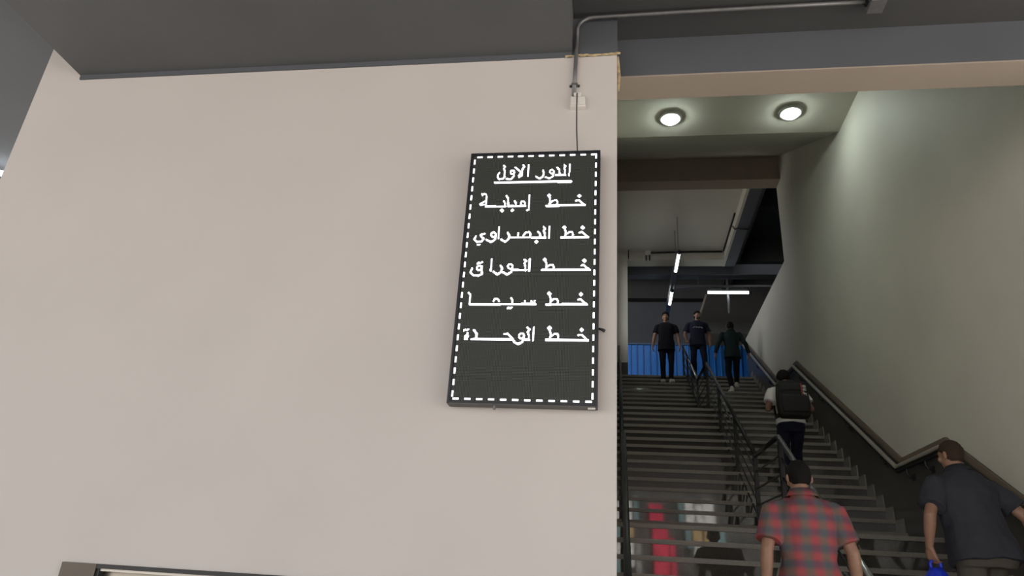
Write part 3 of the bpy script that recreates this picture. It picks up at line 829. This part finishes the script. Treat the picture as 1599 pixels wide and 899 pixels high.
    # --- face and hair
    for s in (-1, 1):
        e = G().ell((s * 0.031, 0.099, 0.150), (0.013, 0.008, 0.006), None, 10, 6).xf(Matrix.Scale(S, 4) @ headm)
        e.build('eye', 'eye_dark', body, True)
        e = G().rcone((s * 0.016, 0.111, 0.169), 0.004, (s * 0.047, 0.101, 0.171), 0.003, 6).xf(Matrix.Scale(S, 4) @ headm)
        e.build('eyebrow', W['hair'], body, True)
    G().ell((0, 0.103, 0.092), (0.024, 0.010, 0.0075), None, 10, 6).xf(Matrix.Scale(S, 4) @ headm).build('mouth', 'lip', body, True)
    hg = G()
    n, kk = 36, 24
    rings = []
    vol = W.get('hair_vol', 0.010)
    for i in range(kk + 1):
        t = -PI / 2 + PI * (0.02 + 0.96 * i / kk)
        ring = []
        for j in range(n):
            a = 2 * PI * j / n
            u = Vector((math.cos(t) * math.cos(a), math.cos(t) * math.sin(a), math.sin(t)))
            front = u.y
            line = -0.80 if front < -0.25 else (-0.80 + (front + 0.25) / 0.5 * 0.82 if front < 0.25 else 0.02 + (front - 0.25) * 0.45)
            k = max(0.0, min(1.0, (u.z - line) / 0.16 + 0.5))
            jit = 0.0035 * noise.noise(u * 9) + 0.0025 * noise.noise(u * 25)
            r = Vector((0.074, 0.094, 0.098)) * (0.84 + 0.16 * k) + Vector((1, 1, 1)) * ((vol + jit) * k)
            ring.append((u.x * r.x, 0.018 + u.y * r.y, 0.165 + u.z * r.z + (W.get('hair_top', 0.0) * k * max(0, u.z))))
        rings.append(ring)
    hg.loft(rings)
    hg.xf(Matrix.Scale(S, 4) @ headm)
    hg.build('hair', W['hair'], body, True)
    if W.get('beard'):
        bg = G()
        bg.ell((0, 0.058, 0.080), (0.054, 0.044, 0.043))
        bg.ell((0, 0.092, 0.070), (0.028, 0.020, 0.022))
        bg.xf(Matrix.Scale(S, 4) @ headm)
        link('beard', vox(bg, 0.006, 3), 'beard_dark', body, True)
    # --- shirt
    hem = W.get('hem', 0.86)
    slv = W.get('sleeve', 0.62)
    g = G()
    torso(g, 0.016, hem, 1.482, W.get('flare', 0.012))
    for s in (-1, 1):
        d0 = sh[s]
        if slv <= 1.0:
            e0 = d0.lerp(el[s], slv)
            frustum(g, d0 + (d0 - e0).normalized() * 0.005, 0.066, e0, 0.070 + W.get('cuff', 0.006))
            g.ell(d0 + Vector((-s * 0.012, 0, -0.012)), (0.066, 0.068, 0.066))
        else:
            g.rcone(d0, 0.070, el[s], 0.056)
            frustum(g, el[s], 0.056, el[s].lerp(wr[s], 0.93), 0.043)
        g.rcone(lean @ Vector((s * 0.03, -0.01, 1.455)), 0.05, d0 + Vector((-s * 0.015, 0, -0.008)), 0.060)
    g.xf(Matrix.Scale(S, 4))
    me = vox(g, voxel, 3)
    folds(me, W.get('fold', 0.012), 6.5, 4.0, len(label) * 0.37)
    shirt = link('shirt' if slv <= 1 else 'jacket', me, W['shirt'], root, True)
    if W.get('collar'):
        c = G()
        rr = []
        for (z, r0) in ((1.46, 0.090), (1.50, 0.076), (1.532, 0.069), (1.535, 0.076), (1.482, 0.106)):
            rr.append([lean @ Vector(q) for q in osec(0, -0.004, z, r0, r0 * 0.98, 24, 2)])
        c.loft(rr, False)
        c.xf(Matrix.Scale(S, 4))
        c.build('collar', W['shirt'], shirt, True)
    # --- trousers
    g = G()
    rings = []
    top = min(1.02, hem + 0.14)
    for z, rx, ry in ((0.80, 0.155, 0.105), (0.86, 0.178, 0.128), (0.92, 0.180, 0.130), (top if top > 0.93 else 0.94, 0.170, 0.122)):
        rings.append([(lean @ Vector(q) if z > 0.95 else Vector(q)) for q in osec(0, 0, z, rx * girth, ry * girth)])
    g.loft(rings)
    lg = W.get('leg', 1.0)
    for s in (-1, 1):
        g.rcone(hip[s] + Vector((0, 0, -0.02)), 0.093 * (0.5 + 0.5 * girth), kn[s], 0.070 * lg)
        low = an[s] + (kn[s] - an[s]).normalized() * 0.035
        frustum(g, kn[s], 0.069 * lg, low, 0.058 * lg)
    g.xf(Matrix.Scale(S, 4))
    me = vox(g, voxel, 3)
    folds(me, 0.009, 6.0, 4.5, len(label) * 0.71)
    link('trousers', me, W['trousers'], root, True)
    # --- shoes
    for s in (-1, 1):
        d = Vector(toe[s]).normalized()
        a = an[s]
        flat = Vector((d.x, d.y, 0)).normalized()
        lat = Vector((flat.y, -flat.x, 0))
        rot = Matrix((lat, flat, Vector((0, 0, 1)))).transposed()
        if d.z < -0.2:
            rot = rot @ Matrix.Rotation(math.asin(max(-1, d.z)), 3, 'X')
        q = G()
        q.ell((0, 0.055, -0.048), (0.047, 0.135, 0.030))
        q.ell((0, -0.01, -0.028), (0.043, 0.066, 0.052))
        q.ell((0, 0.11, -0.045), (0.047, 0.075, 0.033))
        q.rcone((0, -0.005, -0.03), 0.045, (0, -0.005, 0.012), 0.043)
        q.xf(Matrix.Translation(a) @ rot.to_4x4())
        q.xf(Matrix.Scale(S, 4))
        shoe = link('shoe', vox(q, 0.007, 3), W['shoes'], root, True)
        so = G()
        so.loft([[(x, y + 0.055, z) for x, y, z in osec(0, 0, -0.081, 0.047, 0.140)], [(x, y + 0.055, z) for x, y, z in osec(0, 0, -0.058, 0.050, 0.144)]])
        so.xf(Matrix.Scale(S, 4) @ Matrix.Translation(a) @ rot.to_4x4())
        so.build('sole', W.get('sole', W['shoes']), shoe, True)
    return root, shirt, lean, S

def mirror(d):
    return d
AZ = 0.081                                  # ankle height over the sole
def lvl(y):
    z = 0
    for a, b in steps:
        if y >= a - 0.02: z = b
    return z
DOWN = (0, 0.12, -1)

# man in a dark polo, coming down at the top (front view; his own right is at the picture's left)
y = 15.93
person('man in a black polo shirt and pale shoes walking down, leftmost at the top', (1.18, y, lvl(y)), PI, 1.75, dict(
    lean=0.0, nod=-0.02, turn=-0.12,
    elbow={-1: (-0.275, -0.02, 1.13), 1: (0.275, -0.03, 1.13)}, wrist={-1: (-0.305, 0.05, 0.88), 1: (0.315, 0.03, 0.88)},
    hand={-1: ((0.05, 0.15, -1), (1, 0.2, 0)), 1: ((-0.05, 0.12, -1), (-1, 0.2, 0))},
    knee={-1: (-0.10, 0.03, 0.50), 1: (0.095, 0.03, 0.50)}, ankle={-1: (-0.085, 0.0, AZ), 1: (0.085, -0.02, AZ)}),
    dict(skin='skin_tan', hair='hair_black', shirt='black_cloth', trousers='black_cloth', shoes='shoe_white', hem=0.78, sleeve=0.62, hair_top=0.02, hair_vol=0.014, leg=0.95, cuff=0.008))

# man in a navy T-shirt beside him, hand on the centre rail
y = 16.2
r2, shirt2, lean2, S2 = person('bearded man in a navy T-shirt with a pale chest print, hand on the rail', (1.93, y, lvl(y)), PI, 1.74, dict(
    lean=0.0, turn=0.5, nod=0.03,
    elbow={-1: (-0.275, -0.04, 1.14), 1: (0.29, -0.05, 1.15)}, wrist={-1: (-0.27, 0.06, 0.88), 1: (0.275, 0.10, 0.965)},
    hand={-1: ((0.05, 0.25, -1), (1, 0.2, 0)), 1: ((0.0, 0.8, -0.45), (0, -0.4, -1))}, curl={1: 0.9},
    knee={-1: (-0.13, 0.10, 0.50), 1: (0.11, 0.02, 0.50)}, ankle={-1: (-0.15, 0.06, AZ), 1: (0.10, -0.06, AZ)}),
    dict(skin='skin_tan', hair='hair_black', shirt='navy_cloth', trousers='denim_dark', shoes='shoe_dark', beard=True, hem=0.84, sleeve=0.72, cuff=0.014, leg=1.02))
# chest print: a row of small raised letter shapes
for k, (x, w_, dz) in enumerate(((-0.105, 0.016, -0.006), (-0.08, 0.024, 0.004), (-0.048, 0.020, 0.008), (-0.02, 0.026, 0.0), (0.014, 0.018, 0.006), (0.042, 0.026, 0.008), (0.076, 0.022, 0.012), (0.104, 0.014, 0.004))):
    yy = 0.131 - 1.5 * x * x
    q = G().box(x - w_ / 2, x + w_ / 2, yy, yy + 0.012, 1.272 + dz, 1.282 + dz).box(x - w_ / 2, x - w_ / 2 + 0.006, yy, yy + 0.012, 1.258 + dz, 1.286 + dz)
    q.xf(Matrix.Scale(S2, 4))
    q.build('print_letter', 'print_white', shirt2)

# man in a dark jacket climbing, seen from behind
y = 15.36
person('man in a dark green jacket and white shoes climbing near the top of the stairs', (2.565, y, lvl(y)), 0.0, 1.66, dict(
    lean=0.06, nod=0.15,
    elbow={-1: (-0.31, -0.05, 1.15), 1: (0.30, -0.06, 1.16)}, wrist={-1: (-0.385, -0.02, 0.92), 1: (0.37, 0.02, 0.93)},
    hand={-1: ((-0.1, 0.1, -1), (1, 0.3, 0)), 1: ((0.05, 0.1, -1), (-1, 0.3, 0))},
    knee={-1: (-0.11, 0.04, 0.50), 1: (0.10, 0.20, 0.60)}, ankle={-1: (-0.07, -0.04, AZ), 1: (0.085, 0.20, AZ + 0.173)}),
    dict(skin='skin_dark', hair='hair_black', shirt='green_cloth', trousers='black_cloth', shoes='shoe_white', hem=0.80, sleeve=2.0, collar=True, hair_vol=0.014, fold=0.014))

# man with the backpack
y = 9.52
BX, BY = 2.27, y
rb, shirtb, leanb, Sb = person('man in a white T-shirt and dark jeans wearing a black backpack', (BX, BY, lvl(y)), 0.03, 1.69, dict(
    lean=0.14, nod=0.45,
    elbow={-1: (-0.285, 0.00, 1.12), 1: (0.285, 0.0, 1.13)}, wrist={-1: (-0.20, 0.22, 1.18), 1: (0.20, 0.22, 1.20)},
    hand={-1: ((0.6, 0.2, 0.7), (0.6, -0.8, 0)), 1: ((-0.6, 0.2, 0.7), (-0.6, -0.8, 0))}, curl={-1: 1.2, 1: 1.2},
    knee={-1: (-0.10, 0.12, 0.52), 1: (0.09, 0.20, 0.60)}, ankle={-1: (-0.08, -0.03, AZ), 1: (0.09, 0.16, AZ + 0.164)}),
    dict(skin='skin_dark', hair='hair_black', shirt='white_cloth', trousers='denim_dark', shoes='shoe_dark', hem=0.90, sleeve=0.66, cuff=0.014, hair_vol=0.020, leg=1.08))
# backpack: its own thing, in the wearer's frame
pk = thing('backpack', 'black backpack with a red and white side print on the climbing man', 'backpack', (BX, BY, lvl(y)), 0.03)
LM = Matrix.Scale(Sb, 4) @ leanb @ Matrix.Translation((0, 0, -0.05)) 
LP = LM @ Matrix.Translation((0, 0, 1.2)) @ Matrix.Diagonal((1.2, 1, 1.12, 1)) @ Matrix.Translation((0, 0, -1.2))
def pack_block(x0, x1, y0, y1, z0, z1, vx=0.009, sm=9):
    q = G().box(x0, x1, y0, y1, z0, z1)
    return q
q = G()
rings = []
for z, rx, ry, cy in ((1.00, 0.150, 0.070, -0.225), (1.03, 0.172, 0.088, -0.230), (1.16, 0.176, 0.095, -0.232), (1.30, 0.172, 0.090, -0.228), (1.40, 0.160, 0.078, -0.222), (1.45, 0.130, 0.055, -0.215)):
    rings.append(osec(0, cy, z, rx, ry, 28, 4.0))
q.loft(rings); q.xf(LP)
q.build('pack_body', 'pack_cloth', pk, True)
q = G(); rings = []
for z, rx, ry in ((1.03, 0.130, 0.020), (1.05, 0.142, 0.032), (1.22, 0.142, 0.032), (1.245, 0.130, 0.018)):
    rings.append(osec(0, -0.320, z, rx, ry, 28, 4.0))
q.loft(rings); q.xf(LP)
q.build('front_pocket', 'pack_cloth', pk, True)
G().tube([(-0.03, -0.21, 1.45), (-0.025, -0.20, 1.485), (0.025, -0.20, 1.485), (0.03, -0.21, 1.45)], 0.008, 8).xf(LP).build('top_handle', 'pack_strap', pk, True)
G().tube([(-0.14, -0.316, 1.30), (0.0, -0.326, 1.325), (0.14, -0.316, 1.30)], 0.005, 6).xf(LP).build('zip', 'pack_strap', pk, True)
for s in (-1, 1):
    st = [(s * 0.085, -0.15, 1.44), (s * 0.10, -0.085, 1.495), (s * 0.115, 0.02, 1.492), (s * 0.125, 0.125, 1.41), (s * 0.135, 0.150, 1.28), (s * 0.165, 0.12, 1.14), (s * 0.185, 0.0, 1.06), (s * 0.16, -0.17, 1.04)]
    rings = []
    for i, c in enumerate(st):
        d = (Vector(st[min(i + 1, 7)]) - Vector(st[max(i - 1, 0)])).normalized()
        wv = Vector((1, 0, 0)) if i < 5 else Vector((0, 0, 1))
        wv = (wv - d * wv.dot(d)).normalized()
        hv = d.cross(wv)
        c = Vector(c)
        rings.append([c + wv * 0.03 * a + hv * 0.008 * b for a, b in ((-1, -1), (1, -1), (1, 1), (-1, 1))])
    G().loft(rings).xf(LM).build('strap', 'pack_strap', pk)
q = G()
z = 1.40
q.box(0.085, 0.094, -0.327, -0.315, 1.13, 1.40)
q.xf(LP).build('print_stripe', 'print_red', pk)
for k, shape in enumerate(('o', 'v', 'l', 'm', 'e', 'n')):
    z0_ = 1.375 - k * 0.042
    q = G()
    a, b = 0.102, 0.136
    yy0, yy1 = -0.328, -0.314
    if shape in 'oe':
        for bx in ((a, a + 0.009, z0_ - 0.03, z0_), (b - 0.009, b, z0_ - 0.03, z0_), (a, b, z0_ - 0.008, z0_), (a, b, z0_ - 0.03, z0_ - 0.022)):
            q.box(bx[0], bx[1], yy0, yy1, bx[2], bx[3])
    elif shape == 'l':
        q.box(a, b, yy0, yy1, z0_ - 0.030, z0_ - 0.018); q.box(a, a + 0.01, yy0, yy1, z0_ - 0.03, z0_)
    else:
        q.box(a, b, yy0, yy1, z0_ - 0.009, z0_); q.box(a, b, yy0, yy1, z0_ - 0.030, z0_ - 0.021); q.box(a, a + 0.012, yy0, yy1, z0_ - 0.03, z0_)
    q.xf(LP).build('print_letter', 'print_white', pk)

# man in the checked shirt
y = 5.05
person('man in a red and grey checked shirt climbing on the left of the centre railing', (1.235, y, lvl(y)), 0.02, 1.72, dict(
    lean=0.05, nod=0.12,
    elbow={-1: (-0.275, -0.05, 1.13), 1: (0.262, -0.05, 1.13)}, wrist={-1: (-0.285, 0.0, 0.89), 1: (0.295, 0.03, 0.89)},
    hand={-1: ((0.05, 0.15, -1), (1, 0.3, 0)), 1: ((0.05, 0.15, -1), (-1, 0.3, 0))},
    knee={-1: (-0.10, 0.06, 0.50), 1: (0.10, 0.20, 0.60)}, ankle={-1: (-0.09, -0.03, AZ), 1: (0.09, 0.15, AZ + 0.167)}),
    dict(skin='skin_tan', hair='hair_black', shirt='plaid_cloth', trousers='denim_dark', shoes='shoe_dark', hem=0.80, sleeve=0.80, cuff=0.016, collar=True, hair_vol=0.006, girth=1.06, flare=0.018, fold=0.020), 0.007)

# man in the dark shirt on the right
y = 5.68
person('heavy man in a dark slate shirt by the right handrail, holding a blue bag', (2.565, y, lvl(y)), 0.24, 1.72, dict(
    lean=0.17, sway=-0.02, nod=0.10, turn=0.20,
    elbow={-1: (-0.345, 0.02, 1.14), 1: (0.36, -0.04, 1.16)}, wrist={-1: (-0.335, 0.10, 0.93), 1: (0.46, 0.0, 0.96)},
    hand={-1: ((0.25, 0.12, -1), (1, 0.4, 0)), 1: ((0.3, 0.6, -0.5), (0.2, -0.3, -1))}, curl={-1: 0.8, 1: 0.8},
    knee={-1: (-0.11, 0.06, 0.50), 1: (0.12, 0.20, 0.60)}, ankle={-1: (-0.10, -0.03, AZ), 1: (0.12, 0.15, AZ + 0.161)}),
    dict(skin='skin_tan', hair='hair_brown', shirt='slate_cloth', trousers='olive_cloth', shoes='shoe_dark', hem=0.83, sleeve=0.74, cuff=0.020, collar=True, hair_vol=0.004, girth=1.26, flare=0.015, leg=1.12, fold=0.020), 0.007)
# the blue bag he holds
bagx = Vector((2.565, y, lvl(y))) + Matrix.Rotation(0.24, 3, 'Z') @ Vector((-0.300, 0.115, 0.825)) * (1.72 / 1.75)
bag = thing('plastic_bag', 'blue plastic carrier bag hanging from the heavy man\'s left hand', 'bag', bagx - Vector((0, 0, 0.36)))
rings = []
for z, rx, ry in ((0.0, 0.08, 0.06), (0.02, 0.12, 0.085), (0.12, 0.135, 0.09), (0.22, 0.11, 0.07), (0.29, 0.06, 0.045), (0.325, 0.035, 0.028)):
    ring = []
    for k in range(28):
        a = 2 * PI * k / 28
        w_ = 1 + 0.10 * math.sin(a * 7 + z * 20) + 0.06 * math.sin(a * 11 - z * 33)
        ring.append((rx * math.cos(a) * w_, ry * math.sin(a) * w_, z))
    rings.append(ring)
G().loft(rings).build('bag_body', 'blue_plastic', bag, True)
for s in (-1, 1):
    G().tube([(s * 0.03, 0, 0.31), (s * 0.036, 0, 0.35), (s * 0.012, 0, 0.385), (-s * 0.006, 0, 0.37)], [0.014, 0.012, 0.010, 0.009], 8).build('bag_handle', 'blue_plastic', bag, True)
